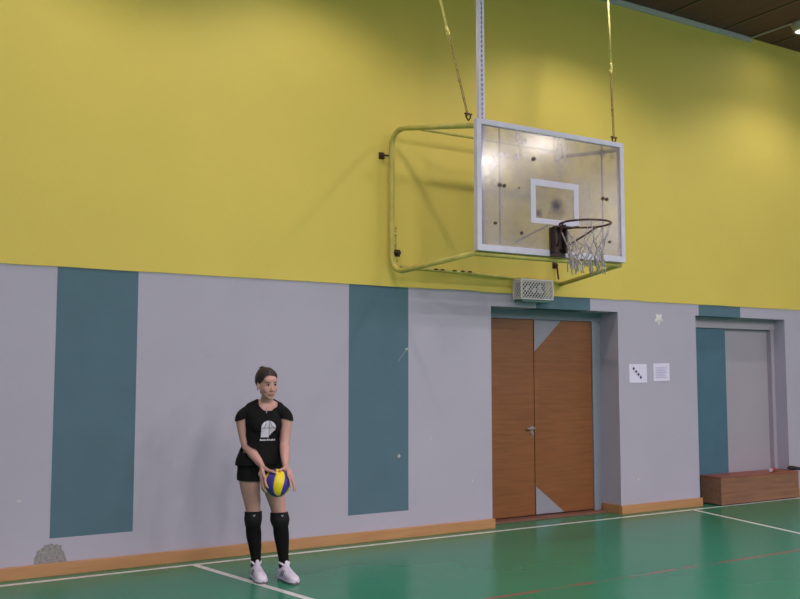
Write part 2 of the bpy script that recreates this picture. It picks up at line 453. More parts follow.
MB().tube([(10.13, -.10, TOP+.03), (10.21, -.09, TOP+.03)], .03, 16).build('core', M['red'], c, True)
MB().cyl((10.122, -.101, TOP+.03), (10.13, -.10, TOP+.03), .024, 14).build('end_disc', M['paper'], c); MB().cyl((10.21, -.09, TOP+.03), (10.218, -.089, TOP+.03), .024, 14).build('end_disc', M['paper'], c)
mb = MB().tube([(10.555, -.05, TOP+.030), (10.575, -.055, TOP+.032), (10.6, -.075, TOP+.030), (10.64, -.11, TOP+.024), (10.70, -.15, TOP+.022)], [.020, .027, .028, .022, .016], 12, rounded=True)
tag(mb.build('black_strap', M['black'], None, True, (10.6, -.08, TOP)), 'small black bundle on the right end of the wooden bench', 'strap')

# ------------------------------------------------------------------ basketball goal
GX, GY = 5.657, -1.2
g = thing('basketball_goal', 'wall mounted basketball goal with clear dirty backboard on yellow tube arms', 'basketball goal', (GX, 0, 2.6))
bz0, bz1, hw = 2.69, 3.89, .90
fw_ = .048
fr = MB().box(GX-hw, GX+hw, GY-.012, GY+.04, bz1-fw_, bz1, .004).box(GX-hw, GX+hw, GY-.012, GY+.04, bz0, bz0+fw_+.01, .004)
fr.box(GX-hw, GX-hw+fw_, GY-.012, GY+.04, bz0+fw_+.01, bz1-fw_, .004).box(GX+hw-fw_, GX+hw, GY-.012, GY+.04, bz0+fw_+.01, bz1-fw_, .004)
bf = fr.build('board_frame', M['white'], g)
bf['label'] = 'white steel frame around the backboard'
MB().box(GX-hw+.04, GX+hw-.04, GY, GY+.012, bz0+.045, bz1-.04).build('glass_sheet', M['glass'], g)
tq = MB(); tx0, tx1, tz0, tz1, tw = 5.372, 5.962, 2.992, 3.408, .06
tq.box(tx0, tx1, GY-.004, GY-.001, tz1-tw, tz1).box(tx0, tx1, GY-.004, GY-.001, tz0, tz0+.05).box(tx0, tx0+tw, GY-.004, GY-.001, tz0+.05, tz1-tw).box(tx1-tw, tx1, GY-.004, GY-.001, tz0+.05, tz1-tw)
tq.build('target_square', M['white'], g)
for s in (-1, 1):
    wx = GX+s*1.115; bx = GX+s*.885
    if s < 0:
        p = fillet([(bx, GY+.05, 3.835), (wx, -.065, 4.025), (wx, -.065, 2.575), (bx, GY+.05, 2.672)], .19, 10)
        MB().tube(p, .026, 12).build('side_arm', M['tube'], g, True)
    else:
        MB().tube([(bx, GY+.05, 3.835), (wx, -.012, 4.025)], .024, 12).build('side_arm', M['tube'], g, True)
        MB().tube([(bx, GY+.05, 2.672), (wx-.01, -.012, 2.585)], .024, 12).build('side_arm', M['tube'], g, True)
    for zz in (3.75, 2.79):
        dx = s*(.085 if zz > 3 else -.10)
        if s > 0 and zz > 3: continue
        k = MB().box(wx+dx-.03, wx+dx+.03, -.018, -.009, zz-.035, zz+.035, .003).cyl((wx+dx, -.018, zz), (wx+dx, -.05, zz), .022, 10).tube([(wx+dx, -.05, zz), (wx, -.06, zz)] if s < 0 else [(wx+dx, -.05, zz), (wx+dx+.01, -.064, 2.63)], .010, 8)
        k.build('wall_bracket', M['rust'], g)
MB().tube([(GX-1.0, -.05, 2.652), (GX+1.11, -.03, 2.60)], .019, 10).build('cross_tube', M['tube'], g, True)
MB().tube([(GX-.92, -.30, 3.99), (GX+.92, -.30, 3.99)], .014, 10).build('cross_tube', M['tube'], g, True)
MB().tube([(GX-.885, GY+.05, 2.668), (GX+.885, GY+.05, 2.668)], .024, 10).build('cross_tube', M['tube'], g, True)
for x in (4.94, 5.02, 5.17, 5.27, 5.36):
    MB().ell((x+GX-5.65+.12, -.050-.016, 2.648), (.030, .005, .008), None, 8, 6).build('rust_patch', M['rust'], g, True)
for x in (5.035, 6.295):
    v = MB().box(x-.005, x+.005, GY+.018, GY+.03, bz0+.05, bz1-.05).build('back_strip', M['strip'], g)
    for dz, dx in ((3.305, -.022), (3.302, .03)):
        MB().cyl((x+dx, GY+.0, dz), (x+dx, GY-.012, dz), .018, 10).build('bolt', M['darkbox'], v)
for (x, z, r) in ((5.414, 3.594, .020), (4.96, 2.951, .014), (5.262, 2.884, .015), (6.356, 2.882, .014), (5.238, 3.301, .008)):
    MB().cyl((x, GY+.002, z), (x, GY-.012, z), r, 10).build('bolt', M['darkbox'], g)
for s in (-1, 1):
    MB().tube([(GX+s*.06, GY+.03, 2.985), (GX+s*.44, GY+.03, 2.80)], .007, 8).build('back_brace', M['strip'], g, True)
MB().box(5.585, 5.765, GY-.03, GY-.004, 2.685, 2.962, .006).box(5.595, 5.62, GY-.085, GY-.03, 2.72, 2.962, .004).box(5.72, 5.745, GY-.085, GY-.03, 2.72, 2.962, .004).box(5.595, 5.745, GY-.125, GY-.03, 2.945, 2.966, .004).build('rim_bracket', M['darkbox'], g)
RC = Vector((5.685, -1.59, 2.952)); RR = .228
rim = MB().ring(RC, RR, .0092, 48, 8).tube([(5.62, GY-.10, 2.952), (5.60, -1.42, 2.952)], .010, 8).tube([(5.73, GY-.10, 2.952), (5.76, -1.42, 2.952)], .010, 8)
rim = rim.build('rim', M['rim'], g, True)
for s in (-1, 1):
    MB().tube([(RC.x+s*.205, -1.52, 2.945), (5.67+s*.02, GY-.03, 2.742)], .0092, 8).build('rim_strut', M['rim'], g, True)
# torn cord net: long stretched cords above, a thick knotted skirt with loose ends below
net = MB(); nr = random.Random(3)
K = 12
def npt(i, lev):
    zz = (0, -.17, -.225, -.28, -.33)[lev]; rad = (RR, .165, .150, .145, .150)[lev]
    a = 2*PI*(i+.5*(lev % 2))/K
    q = Vector((RC.x+.015*lev/4, RC.y+.01, RC.z-.008))+Vector((math.cos(a)*rad, math.sin(a)*rad, zz+.03*math.sin(a*2+lev)+.02*math.sin(3*a)))
    return q
gone = {2, 5, 6, 7, 9}
for i in range(K):
    for lev in range(4):
        for s in (0, 1):
            j = i-s if lev % 2 == 0 else i+s
            if lev == 0 and (i in gone): continue
            p, q = npt(i, lev), npt(j, lev+1)
            mid = (p+q)/2+Vector((nr.uniform(-.01, .01), nr.uniform(-.01, .01), -.012))
            net.tube([p, mid, q], .0032 if lev == 0 else .0055, 5)
    for lev in range(1, 5): net.ell(npt(i, lev), (.009, .009, .012), None, 6, 4)
    for r_ in range(4):
        p = npt(i, 4 if r_ < 2 else 3)
        e = p+Vector((nr.uniform(-.03, .03), nr.uniform(-.03, .03), -nr.uniform(.05, .13)))
        net.tube([p, (p+e)/2+Vector((nr.uniform(-.015, .015), nr.uniform(-.015, .015), 0)), e], [.006, .006, .0045], 5)
net.build('net', M['net'], g, True)

# steel upright hung from the ceiling behind the left edge of the board
u = thing('steel_upright', 'perforated pale steel upright from the ceiling to the left edge of the backboard', 'post', (4.862, GY+.075, 2.75))
up = MB()
ux0, ux1, uy = 4.832, 4.892, GY+.055
z = 2.76
up.box(ux0, ux1, uy+.036, uy+.04, 2.76, H); up.box(ux0, ux0+.004, uy, uy+.036, 2.76, H); up.box(ux1-.004, ux1, uy, uy+.036, 2.76, H)
up.box(ux0, ux0+.022, uy-.004, uy, 2.76, H); up.box(ux1-.022, ux1, uy-.004, uy, 2.76, H)
z = 2.80
while z < H-.03:
    up.box(ux0+.022, ux1-.022, uy-.004, uy, z, z+.018); z += .045
up.build('channel', M['white'], u)
MB().box(ux0-.04, ux1+.04, uy-.02, uy+.06, H-.012, H-.001).build('ceiling_plate', M['steel'], u)

def cable(name, label, low, high, split, sd):
    low, high = Vector(low), Vector(high); d = high-low; t = thing(name, label, 'cable', low, 'cables holding up the backboard')
    k = low+d*split
    MB().tube([k+d*.012, high], .014, 8).build('rod', M['rope'], t, True)
    # eye and hook where rod meets chain
    L = d.normalized(); side = Vector((1, 0, 0))
    hk = MB().tube([k+d*.012+L*.03, k+d*.012, k+side*.014-L*.02, k-L*.045, k-side*.016-L*.03, k-side*.012-L*.008], [.015, .018, .009, .009, .009, .007], 8)
    hk.ell(k+L*.035, (.020, .020, .030), None, 10, 8)
    hk.build('hook', M['rope'], t, True)
    ch = MB(); tot = (k-L*.05-low).length; n = int(tot/.042)
    for i in range(n):
        c0 = low+L*(.02+(tot-.03)*(i+.5)/n); hl = tot/n*.62
        a = side if i % 2 else Vector((0, 1, 0))
        lp = []
        for q in range(9):
            th = 2*PI*q/8; lp.append(c0+L*hl*math.cos(th)+a*.011*math.sin(th))
        ch.tube(lp, .0052, 5)
    ch.ell(low+L*tot*.45, (.016, .016, .026), None, 8, 6)
    ch.build('chain', M['chain'], t, True)
    sh = MB().tube([low+Vector((-.022, 0, .03)), low+Vector((-.024, 0, .0)), low+Vector((0, 0, -.03)), low+Vector((.024, 0, 0)), low+Vector((.022, 0, .03))], .008, 6).cyl(low+Vector((-.04, 0, .03)), low+Vector((.04, 0, .03)), .008, 8)
    sh.build('shackle', M['rust'], t, True)
    MB().box(high.x-.04, high.x+.04, high.y-.04, high.y+.04, H-.012, H-.001).build('ceiling_plate', M['steel'], t)
    return t
cable('suspension_cable', 'slanting yellow cable and chain holding the left top corner of the backboard', (4.715, GY+.06, 3.905), (4.485, -.66, H-.01), .395, 1)
cable('suspension_cable', 'nearly upright cable and brown chain holding the right top corner of the backboard', (6.500, GY+.06, 3.93), (6.645, -.92, H-.01), .365, 2)

# ------------------------------------------------------------------ caged emergency lamp above the door
e = thing('emergency_light', 'emergency sign lamp inside a white wire cage above the wooden door', 'emergency light', (6.305, 0, 2.39))
ex0, ex1, ez0, ez1, ey = 6.09, 6.52, 2.392, 2.596, -.152
MB().box(ex0+.04, ex1-.05, -.085, -.011, ez0+.03, ez1-.02, .008).build('housing', M['housing'], e)
sf = MB().box(ex0+.05, ex1-.06, -.093, -.085, ez0+.045, ez1-.03, .003).build('sign_face', M['signdark'], e)
sg = MB()
sg.prism([(6.18, -.096, 2.50), (6.215, -.096, 2.54), (6.25, -.096, 2.545), (6.235, -.096, 2.52), (6.235, -.096, 2.485), (6.20, -.096, 2.48)], (0, .003, 0))
sg.prism([(6.275, -.096, 2.485), (6.305, -.096, 2.515), (6.34, -.096, 2.51), (6.335, -.096, 2.475), (6.30, -.096, 2.465)], (0, .003, 0))
sg.prism([(6.355, -.096, 2.475), (6.375, -.096, 2.55), (6.405, -.096, 2.555), (6.415, -.096, 2.50), (6.435, -.096, 2.475), (6.395, -.096, 2.452)], (0, .003, 0))
sg.build('pictogram', M['signwhite'], sf)
MB().box(ex0+.02, ex1-.03, -.14, -.012, ez0-.032, ez0-.006, .006).build('base_tray', M['teal_plastic'], e)
cg = MB()
rw = .0048
def diag(o, ax, L, hgt, n):
    """diamond mesh over a rectangle with corner o, along axis ax"""
    ax = Vector(ax); st = L/n; o = Vector(o); Z = Vector((0, 0, 1)); cell = st*1.15
    for sgn in (1, -1):
        k0 = -int(hgt/cell)-2
        for k in range(k0, n+2+int(hgt/cell)):
            a0, a1 = k*st, k*st+hgt/cell*st*1.0
            p0, p1 = Vector((a0, 0)), Vector((a1, hgt))
            lo, hi = max(0, (0-a0)/(a1-a0)), min(1, (L-a0)/(a1-a0))
            if hi-lo < .02: continue
            q0, q1 = p0.lerp(p1, lo), p0.lerp(p1, hi)
            y0, y1 = (q0.y, q1.y) if sgn == 1 else (hgt-q0.y, hgt-q1.y)
            cg.tube([o+ax*q0.x+Z*y0, o+ax*q1.x+Z*y1], rw, 4)
diag((ex0, ey, ez0), (1, 0, 0), ex1-ex0, ez1-ez0, 11)
diag((ex0, -.012, ez0), (0, -1, 0), .14, ez1-ez0, 4)
diag((ex1, -.012, ez0), (0, -1, 0), .14, ez1-ez0, 4)
for (x, y) in ((ex0, ey), (ex1, ey), (ex0, -.016), (ex1, -.016)): cg.box(x-.007, x+.007, y-.006, y+.006, ez0, ez1)
for z in (ez0, ez1):
    cg.box(ex0, ex1, ey-.006, ey+.006, z-.006, z+.006); cg.box(ex0-.006, ex0+.006, ey, -.01, z-.006, z+.006); cg.box(ex1-.006, ex1+.006, ey, -.01, z-.006, z+.006)
for y in (-.115, -.08, -.045):
    cg.tube([(ex0, y, ez0), (ex1, y, ez0)], .003, 4); cg.tube([(ex0, y, ez1), (ex1, y, ez1)], .003, 4)
cg.box(ex0-.006, ex0+.012, ey-.004, ey+.004, ez0, ez1)
cg.build('wire_cage', M['cage'], e)

# ------------------------------------------------------------------ papers and star on the pier
def sheet(name, label, x0, x1, z0, z1, tilt):
    t = thing(name, label, 'paper', ((x0+x1)/2, 0, z0), 'paper notices on the grey pier')
    s = MB(); nx, nz = 8, 6; f = []; bk = []
    for yy in (-.003, 0.0):
        f.append([[s.bm.verts.new((x0+(x1-x0)*i/nx, yy-(.005*(j == 0)*(1-abs(i/nx-.5)*1.2)+.002*abs(i/nx-.5))*(yy < -.001), z0+(z1-z0)*j/nz+tilt*(i/nx-.5))) for i in range(nx+1)] for j in range(nz+1)])
    for L in f:
        for j in range(nz):
            for i in range(nx): s.bm.faces.new([L[j][i], L[j][i+1], L[j+1][i+1], L[j+1][i]])
    A, B = f
    for i in range(nx):
        s.bm.faces.new([A[0][i], A[0][i+1], B[0][i+1], B[0][i]]); s.bm.faces.new([A[nz][i], A[nz][i+1], B[nz][i+1], B[nz][i]])
    for j in range(nz):
        s.bm.faces.new([A[j][0], A[j+1][0], B[j+1][0], B[j][0]]); s.bm.faces.new([A[j][nx], A[j+1][nx], B[j+1][nx], B[j][nx]])
    s.build('sheet', M['paper'], t); return t
s1 = sheet('paper_notice', 'white paper with four dark marks in a diagonal, left sheet on the pier', 7.785, 8.068, 1.490, 1.707, .002)
for (x, z) in ((7.855, 1.655), (7.893, 1.620), (7.930, 1.587), (7.966, 1.553)):
    q = MB()
    pts = [(x+.020*rr*math.cos(a), -.0095, z+.020*rr*math.sin(a)) for a, rr in zip([2*PI*k/8 for k in range(8)], (1, .6, 1.1, .55, 1, .7, 1.05, .5))]
    q.prism(pts, (0, .003, 0)).build('mark', M['ink'], s1)
s2 = sheet('paper_notice', 'white paper with faint print, right sheet on the pier', 8.180, 8.447, 1.509, 1.717, .006)
q = MB()
for k in range(7): q.box(8.212, 8.405-.02*(k % 3), -.0085, -.0075, 1.545+k*.020, 1.553+k*.020)
q.build('print', M['print'], s2)
t = MB(); pts = []
for k in range(10):
    a = PI/2+PI*k/5+PI/5; r_ = (.080, .048)[k % 2]
    pts.append((8.294+r_*math.cos(a)*1.0, 0, 2.243+r_*math.sin(a)))
ctr = t.bm.verts.new((8.294, -.020, 2.243)); vs = [t.bm.verts.new(p) for p in pts]
for k in range(10): t.bm.faces.new([ctr, vs[k], vs[(k+1) % 10]])
t.bm.faces.new(vs)
tag(t.build('foil_star', M['star'], None, False, (8.294, 0, 2.243)), 'pale folded star stuck high on the grey pier between the doors', 'star')

# ------------------------------------------------------------------ ceiling lamps
def lamp(x, y, label, energy, wash=False, k=1.0):
    t = thing('ceiling_spotlight', label, 'ceiling light', (x, y, H-.001), 'round ceiling lamps')
    n = 28
    prof = [(0, H-.001), (.14, H-.001), (.145, H-.03), (.12, H-.085), (.115, H-.12), (.10, H-.12), (.095, H-.095), (0, H-.095)]
    b = MB(); rows = []
    for (r_, z) in prof[1:-1]: rows.append([b.bm.verts.new((x+k*r_*math.cos(2*PI*q/n), y+k*r_*math.sin(2*PI*q/n), z)) for q in range(n)])
    for a, c in zip(rows, rows[1:]):
        for q in range(n): b.bm.faces.new([a[q], a[(q+1) % n], c[(q+1) % n], c[q]])
    b.bm.faces.new(rows[0]); b.bm.faces.new(rows[-1])
    b.build('housing', M['trim'], t, True)
    MB().cyl((x, y, H-.094), (x, y, H-.112), .094*k, 28).build('lens', M['lens'], t)
    if wash:
        L = bpy.data.lights.new('lamp_glow', 'SPOT'); L.spot_size = R(136); L.spot_blend = .5; L.shadow_soft_size = .09
    else:
        L = bpy.data.lights.new('lamp_glow', 'AREA'); L.shape = 'DISK'; L.size = .30*k
    L.energy = energy; L.color = LAMPC
    o = bpy.data.objects.new('lamp_glow', L); COL.objects.link(o); o.location = (0, 0, -.125); o.parent = t
    return t
LAMPC = (1.0, .92, .885); LSPREAD = 140
LW, LF = 290, 330
t = lamp(10.22, -.72, 'round lit lamp with a thin conduit at the top right of the ceiling', 6)
MB().tube([(10.08, -.012, H-.012), (10.10, -.60, H-.012), (10.14, -.72, H-.012)], .014, 8).build('conduit', M['trim'], t, True)
rows = ('second', 'third', 'fourth', 'fifth', 'sixth')
order = ('first', 'second', 'third', 'fourth')
for i, x in enumerate((10.2, 6.75, 3.4, .9)):
    lamp(x, -1.5, 'round lit lamp, %s from the right in the row nearest the yellow wall' % order[i], LW, True)
for r_, y in enumerate((-7.8, -9.6, -14.0, -19.0)):
    for i, x in enumerate((11.05, 7.4, 3.75, .1)):
        lamp(x, y, 'round lit lamp, %s from the right in the %s row away from the wall' % (order[i], rows[r_]), LF*(.45, .9, 1.4, 1.4)[r_], False, 1.7)

#BEGINP
# ------------------------------------------------------------------ the volleyball player
PO = Vector((2.869, -1.028, 0)); PR = R(-23.0)
person = thing('person', 'person with tied back dark hair in black shirt, shorts and knee socks holding a volleyball', 'person', PO)
person.rotation_euler = (0, 0, PR); person['_rot'] = 1
HC = Vector((-.027, -.035, 1.513)); HR = (Matrix.Rotation(R(27), 3, 'Z') @ Matrix.Rotation(R(5), 3, 'X'))
BALL = Vector((.060, -.270, .775)); BR = .105
TY = Matrix.Rotation(R(14), 3, 'Z')      # the chest is turned a little

def hp(x, y, z): return HC+HR @ Vector((x, y, z))
def cat(pts, n=6):
    """smooth chain through (point, radius) pairs"""
    P = [Vector(p) for p, _ in pts]; Q = [r if isinstance(r, tuple) else (r, r) for _, r in pts]
    P = [P[0]*2-P[1]]+P+[P[-1]*2-P[-2]]; Q = [Q[0]]+Q+[Q[-1]]
    op, orr = [], []
    for i in range(1, len(P)-2):
        for k in range(n):
            u = k/n
            def cr(a, b, c, d): return .5*((2*b)+(c-a)*u+(2*a-5*b+4*c-d)*u*u+(3*b-a-3*c+d)*u**3)
            op.append(cr(P[i-1], P[i], P[i+1], P[i+2])); orr.append(tuple(cr(Q[i-1][j], Q[i][j], Q[i+1][j], Q[i+2][j]) for j in (0, 1)))
    op.append(P[-2]); orr.append(Q[-2]); return op, orr
LIMBS = {
    'arm_r': [((-.120, .015, 1.315), .040), ((-.180, .012, 1.284), .043), ((-.212, .008, 1.235), .047), ((-.200, -.002, 1.13), .041), ((-.176, -.025, 1.035), .036), ((-.130, -.090, .982), .035), ((-.085, -.160, .930), .028), ((-.058, -.205, .897), (.020, .026))],
    'arm_l': [((.035, .010, 1.318), .040), ((.093, .006, 1.287), .043), ((.122, -.004, 1.235), .046), ((.120, -.020, 1.13), .040), ((.113, -.050, 1.035), .035), ((.116, -.110, .985), .034), ((.118, -.170, .930), .027), ((.120, -.210, .893), (.020, .025))],
    'leg_r': [((-.150, .02, .89), .086), ((-.156, .015, .80), .084), ((-.146, .01, .70), .076), ((-.130, .015, .60), .065), ((-.122, .015, .52), .056), ((-.122, .015, .47), .054), ((-.122, .035, .42), .052), ((-.116, .055, .34), .054), ((-.106, .065, .25), .044), ((-.098, .070, .16), .034), ((-.096, .072, .08), .034)],
    'leg_l': [((.004, .02, .89), .086), ((.014, .010, .80), .084), ((.034, -.005, .70), .077), ((.060, -.010, .60), .066), ((.078, -.015, .52), .057), ((.084, -.015, .47), .055), ((.089, -.005, .42), .053), ((.098, .010, .34), .054), ((.108, .010, .25), .044), ((.116, .005, .16), .034), ((.120, .005, .08), .034)],
}
TORSO = [(.775, -.072, .02, .085, .06), (.82, -.072, .022, .150, .092), (.87, -.072, .022, .168, .105), (.92, -.072, .020, .163, .104), (.98, -.071, .015, .142, .092), (1.04, -.067, .010, .124, .083), (1.09, -.062, .006, .122, .083), (1.15, -.055, .002, .130, .090), (1.21, -.048, .000, .140, .097), (1.26, -.044, .004, .145, .092), (1.30, -.042, .010, .138, .076), (1.335, -.038, .014, .105, .058), (1.362, -.033, .014, .066, .050)]

body = MB()
rings = []
for i in range(len(TORSO)*3-2):
    a = i//3; u = (i % 3)/3; A = TORSO[a]; B = TORSO[min(a+1, len(TORSO)-1)]
    z, cx, cy, rx, ry = (p*(1-u)+q*u for p, q in zip(A, B))
    k = max(0, min(1, (z-.95)/.2))
    rings.append([Vector((cx, cy, z))+Matrix.Rotation(R(14)*k, 3, 'Z') @ Vector((rx*math.copysign(abs(math.cos(t))**.88, math.cos(t)), ry*math.copysign(abs(math.sin(t))**.88, math.sin(t)), 0)) for t in [2*PI*j/28 for j in range(28)]])
body.loft(rings)
for s in (-1, 1):
    body.ell(Vector((-.047, .002, 1.195))+TY @ Vector((s*.056, -.058, 0)), (.062, .050, .064))
    body.ell((-.072+s*.075, .075, .865), (.088, .072, .085))
for k, pts in LIMBS.items():
    if k.startswith('arm'): pts = [(a, tuple(x*1.10 for x in b) if isinstance(b, tuple) else b*1.10) for a, b in pts]
    p, r = cat(pts); body.tube(p, r, 18, rounded=True)
# neck, trapezius
p, r = cat([((-.036, .022, 1.315), .060), ((-.030, .012, 1.37), .050), ((-.022, -.004, 1.42), .047), ((-.019, -.012, 1.48), .050)]); body.tube(p, r, 18)
for s in (-1, 1): body.tube([(-.033, .022, 1.375), (-.042+s*.11, .018, 1.325)], [.040, .036], 14, rounded=True)
# head
H = [((0, .014, .034), (.071, .086, .082)), ((0, -.020, -.022), (.066, .070, .084)), ((0, -.034, -.060), (.053, .050, .054)), ((0, -.062, -.097), (.028, .026, .021)), ((0, -.056, .036), (.058, .034, .040)), ((0, -.074, .022), (.046, .014, .010)), ((0, -.076, -.072), (.026, .016, .016))]
for c, rr in H: body.ell(hp(*c), rr, HR, 24, 16)
for s in (-1, 1):
    body.ell(hp(s*.032, -.058, -.034), (.029, .026, .028), HR)
    body.ell(hp(s*.011, -.094, -.043), (.0085, .011, .008), HR)
    body.ell(hp(s*.072, .012, -.012), (.010, .019, .031), HR @ Matrix.Rotation(R(s*18), 3, 'Z'))
body.tube([hp(0, -.080, .014), hp(0, -.090, -.014), hp(0, -.104, -.036)], [.009, .0095, .0125], 12, rounded=True)
body.ell(hp(0, -.0925, -.0675), (.022, .008, .0058), HR); body.ell(hp(0, -.0905, -.0775), (.019, .0085, .0065), HR)

# hands: palm plus five unequal bent fingers closing on the ball
def on_ball(d, gap): return BALL+Vector(d).normalized()*(BR+gap)
def slerp(a, b, t):
    a, b = Vector(a).normalized(), Vector(b).normalized(); w = a.angle(b)
    return (a*math.sin((1-t)*w)+b*math.sin(t*w))/math.sin(w)
def hand(wrist, knuckles, tips, thumb, lift=None):
    wrist = Vector(wrist)
    kn = [on_ball(d, .014) for d in knuckles]
    for k in kn: body.tube([wrist+(k-wrist)*.02, (wrist+k)/2+((wrist+k)/2-BALL).normalized()*.010, k], [.0150, .0145, .0110], 10, rounded=True)
    ks = on_ball(slerp(knuckles[1], knuckles[2], .5), .016)
    body.ell((wrist*.45+ks*.55)+((wrist*.45+ks*.55)-BALL).normalized()*.004, (.024, .024, .026))
    for i, (k, tp) in enumerate(zip(knuckles, tips)):
        gp = lift[i] if lift else 0
        rr = (.0088, .0090, .0088, .0076)[i]
        seg = [on_ball(slerp(k, tp, u), .0105+gp*u*u+(.004*math.sin(PI*u))) for u in (0, .25, .48, .75, 1)]
        body.tube(seg, [rr*1.12, rr*1.02, rr*1.04, rr*.92, rr*.80], 10, rounded=True)
    a, m, b = thumb
    body.tube([wrist+(on_ball(a, .016)-wrist)*.25, on_ball(a, .016), on_ball(m, .012), on_ball(b, .0105)], [.015, .0130, .0102, .0085], 10, rounded=True)
hand((-.056, -.208, .893),
     [(-.80, -.50, .40), (-.92, -.28, .22), (-.97, -.03, .08), (-.95, .24, .0)],
     [(-.62, -.78, -.22), (-.80, -.52, -.52), (-.88, -.16, -.60), (-.88, .22, -.52)],
     ((-.55, -.30, .80), (-.36, -.52, .82), (-.10, -.72, .72)))
hand((.120, -.213, .888),
     [(.70, -.55, .56), (.86, -.34, .42), (.95, -.06, .30), (.94, .22, .22)],
     [(.82, -.68, -.12), (.92, -.42, -.40), (.97, -.08, -.46), (.94, .24, -.36)],
     ((.46, -.10, .90), (.30, -.30, .92), (.12, -.55, .85)), (.012, .030, .034, .020))
# feet inside the shoes
FEET = {'r': (Vector((-.094, .060, 0)), Vector((.28, -.96, 0)).normalized()), 'l': (Vector((.124, -.008, 0)), Vector((.44, -.90, 0)).normalized())}
for c, d in FEET.values(): body.tube([c+Vector((0, 0, .055))-d*.02, c+d*.06+Vector((0, 0, .050)), c+d*.13+Vector((0, 0, .034))], [.034, .034, .024], 14, rounded=True)

bmesh.ops.recalc_face_normals(body.bm, faces=body.bm.faces)
me = bpy.data.meshes.new('raw'); body.bm.to_mesh(me); body.bm.free()
tmp = bpy.data.objects.new('raw', me); COL.objects.link(tmp)
rm = tmp.modifiers.new('r', 'REMESH'); rm.mode = 'VOXEL'; rm.voxel_size = .0042; rm.use_smooth_shade = True
sm = tmp.modifiers.new('s', 'SMOOTH'); sm.factor = .5; sm.iterations = 3
dg = bpy.context.evaluated_depsgraph_get(); dg.update()
bme = bpy.data.meshes.new_from_object(tmp.evaluated_get(dg))
bpy.data.objects.remove(tmp); bpy.data.meshes.remove(me)
bme.name = 'body'; bme.materials.clear()
_b = bmesh.new(); _b.from_mesh(bme)
_hv = [v for v in _b.verts if (v.co-HC).length < .16 and v.co.z > 1.385]
for _ in range(5): bmesh.ops.smooth_vert(_b, verts=_hv, factor=.5, use_axis_x=True, use_axis_y=True, use_axis_z=True)
_b.to_mesh(bme); _b.free()
HRi = HR.transposed()
def hl(p): return HRi @ (p-HC)
def seg_d(p, a, b):
    ab = b-a; t = max(0, min(1, (p-a).dot(ab)/ab.length_squared)); return (p-a-ab*t).length
ARM = {k: [Vector(q) for q, _ in LIMBS[k]] for k in ('arm_r', 'arm_l')}
def near_arm(p, k, grow=.062):
    pts = ARM[k][2:]
    return min(seg_d(p, a, b) for a, b in zip(pts, pts[1:])) < grow
bo = link('body', bme, [M['skin'], M['lips']], person, True)
for f in bme.polygons:
    q = hl(f.center)
    if q.y < -.078 and abs(q.x) < .0235 and -.0845 < q.z < -.0615 and (abs(q.x)/.0235)**2+((q.z+.073)/.0115)**2 < 1: f.material_index = 1

def shell(name, mat, keep, cuts, off, parent=person, flare=None, thick=.003, smooth_it=6):
    """cloth that follows the body: its faces inside keep(), trimmed by planes, pushed outwards"""
    bm = bmesh.new(); bm.from_mesh(bme)
    bmesh.ops.delete(bm, geom=[f for f in bm.faces if not keep(f.calc_center_median())], context='FACES')
    for co_, no_ in cuts:
        bmesh.ops.bisect_plane(bm, geom=bm.verts[:]+bm.edges[:]+bm.faces[:], plane_co=co_, plane_no=no_, clear_outer=True)
    bm.normal_update()
    nn = [v.normal.copy() for v in bm.verts]
    bm.verts.index_update()
    for v, n in zip(bm.verts, nn):
        o = off(v.co) if callable(off) else off
        v.co += n*o
        if flare: v.co += flare(v.co)
    for _ in range(22):
        mv = []
        for v in bm.verts:
            if v.is_boundary:
                nb = [e.other_vert(v).co for e in v.link_edges if e.is_boundary]
                if len(nb) == 2: mv.append((v, (nb[0]+nb[1])/4+v.co/2))
        for v, c_ in mv: v.co = c_
    if smooth_it:
        inner = [v for v in bm.verts if not v.is_boundary]
        for _ in range(smooth_it): bmesh.ops.smooth_vert(bm, verts=inner, factor=.5, use_axis_x=True, use_axis_y=True, use_axis_z=True)
    for f in bm.faces: f.material_index = 0
    me = bpy.data.meshes.new(name); bm.to_mesh(me); bm.free()
    o = link(name, me, mat, parent, True)
    so = o.modifiers.new('thickness', 'SOLIDIFY'); so.thickness = thick; so.offset = 1
    return o

# ---- shirt: scoop neck, short cap sleeves, loose hem
def in_shirt(p):
    if p.z > 1.42 or p.z < .865: return False
    for k in ('arm_r', 'arm_l'):
        a = ARM[k]
        if near_arm(p, k, .058 if p.z > 1.09 else .047):
            s = -1 if k == 'arm_r' else 1
            cen = a[2]
            if p.z < 1.09 and (p-Vector((-.06, .01, p.z))).length > .135+.0: return False
            if p.z < 1.0 and p.y < -.088: return False
            # sleeve ends on a slanting plane
            if (p.x+.045)*s > .130 and (p.z-1.238)+.32*((p.x+.045)*s-.17) < 0: return False
    if p.y < -.14 and p.z < 1.1: return False
    # neckline
    w = Vector((p.x+.036, p.y-.02, 0)); t = TY.transposed() @ w
    zc = max(1.302, 1.376+.95*min(0, t.y)+4*t.x*t.x)
    if p.z > zc and abs(t.x) < .09: return False
    if p.z > 1.40: return False
    return True
def shirt_off(p): return .007+.014*max(0, min(1, (1.16-p.z)/.18))
def shirt_flare(p):
    k = max(0, (1.10-p.z)/.24)
    a = math.atan2(p.y, p.x+.07)
    return Vector((math.cos(a), math.sin(a)*.8, 0))*(.012*k+.006*k*math.sin(5*a+p.z*9)) if p.z < 1.1 else Vector((0, 0, 0))
shirt = shell('shirt', M['shirt'], in_shirt, [((0, 0, .895), (.05, 0, -1))], shirt_off, flare=shirt_flare, thick=.004, smooth_it=8)
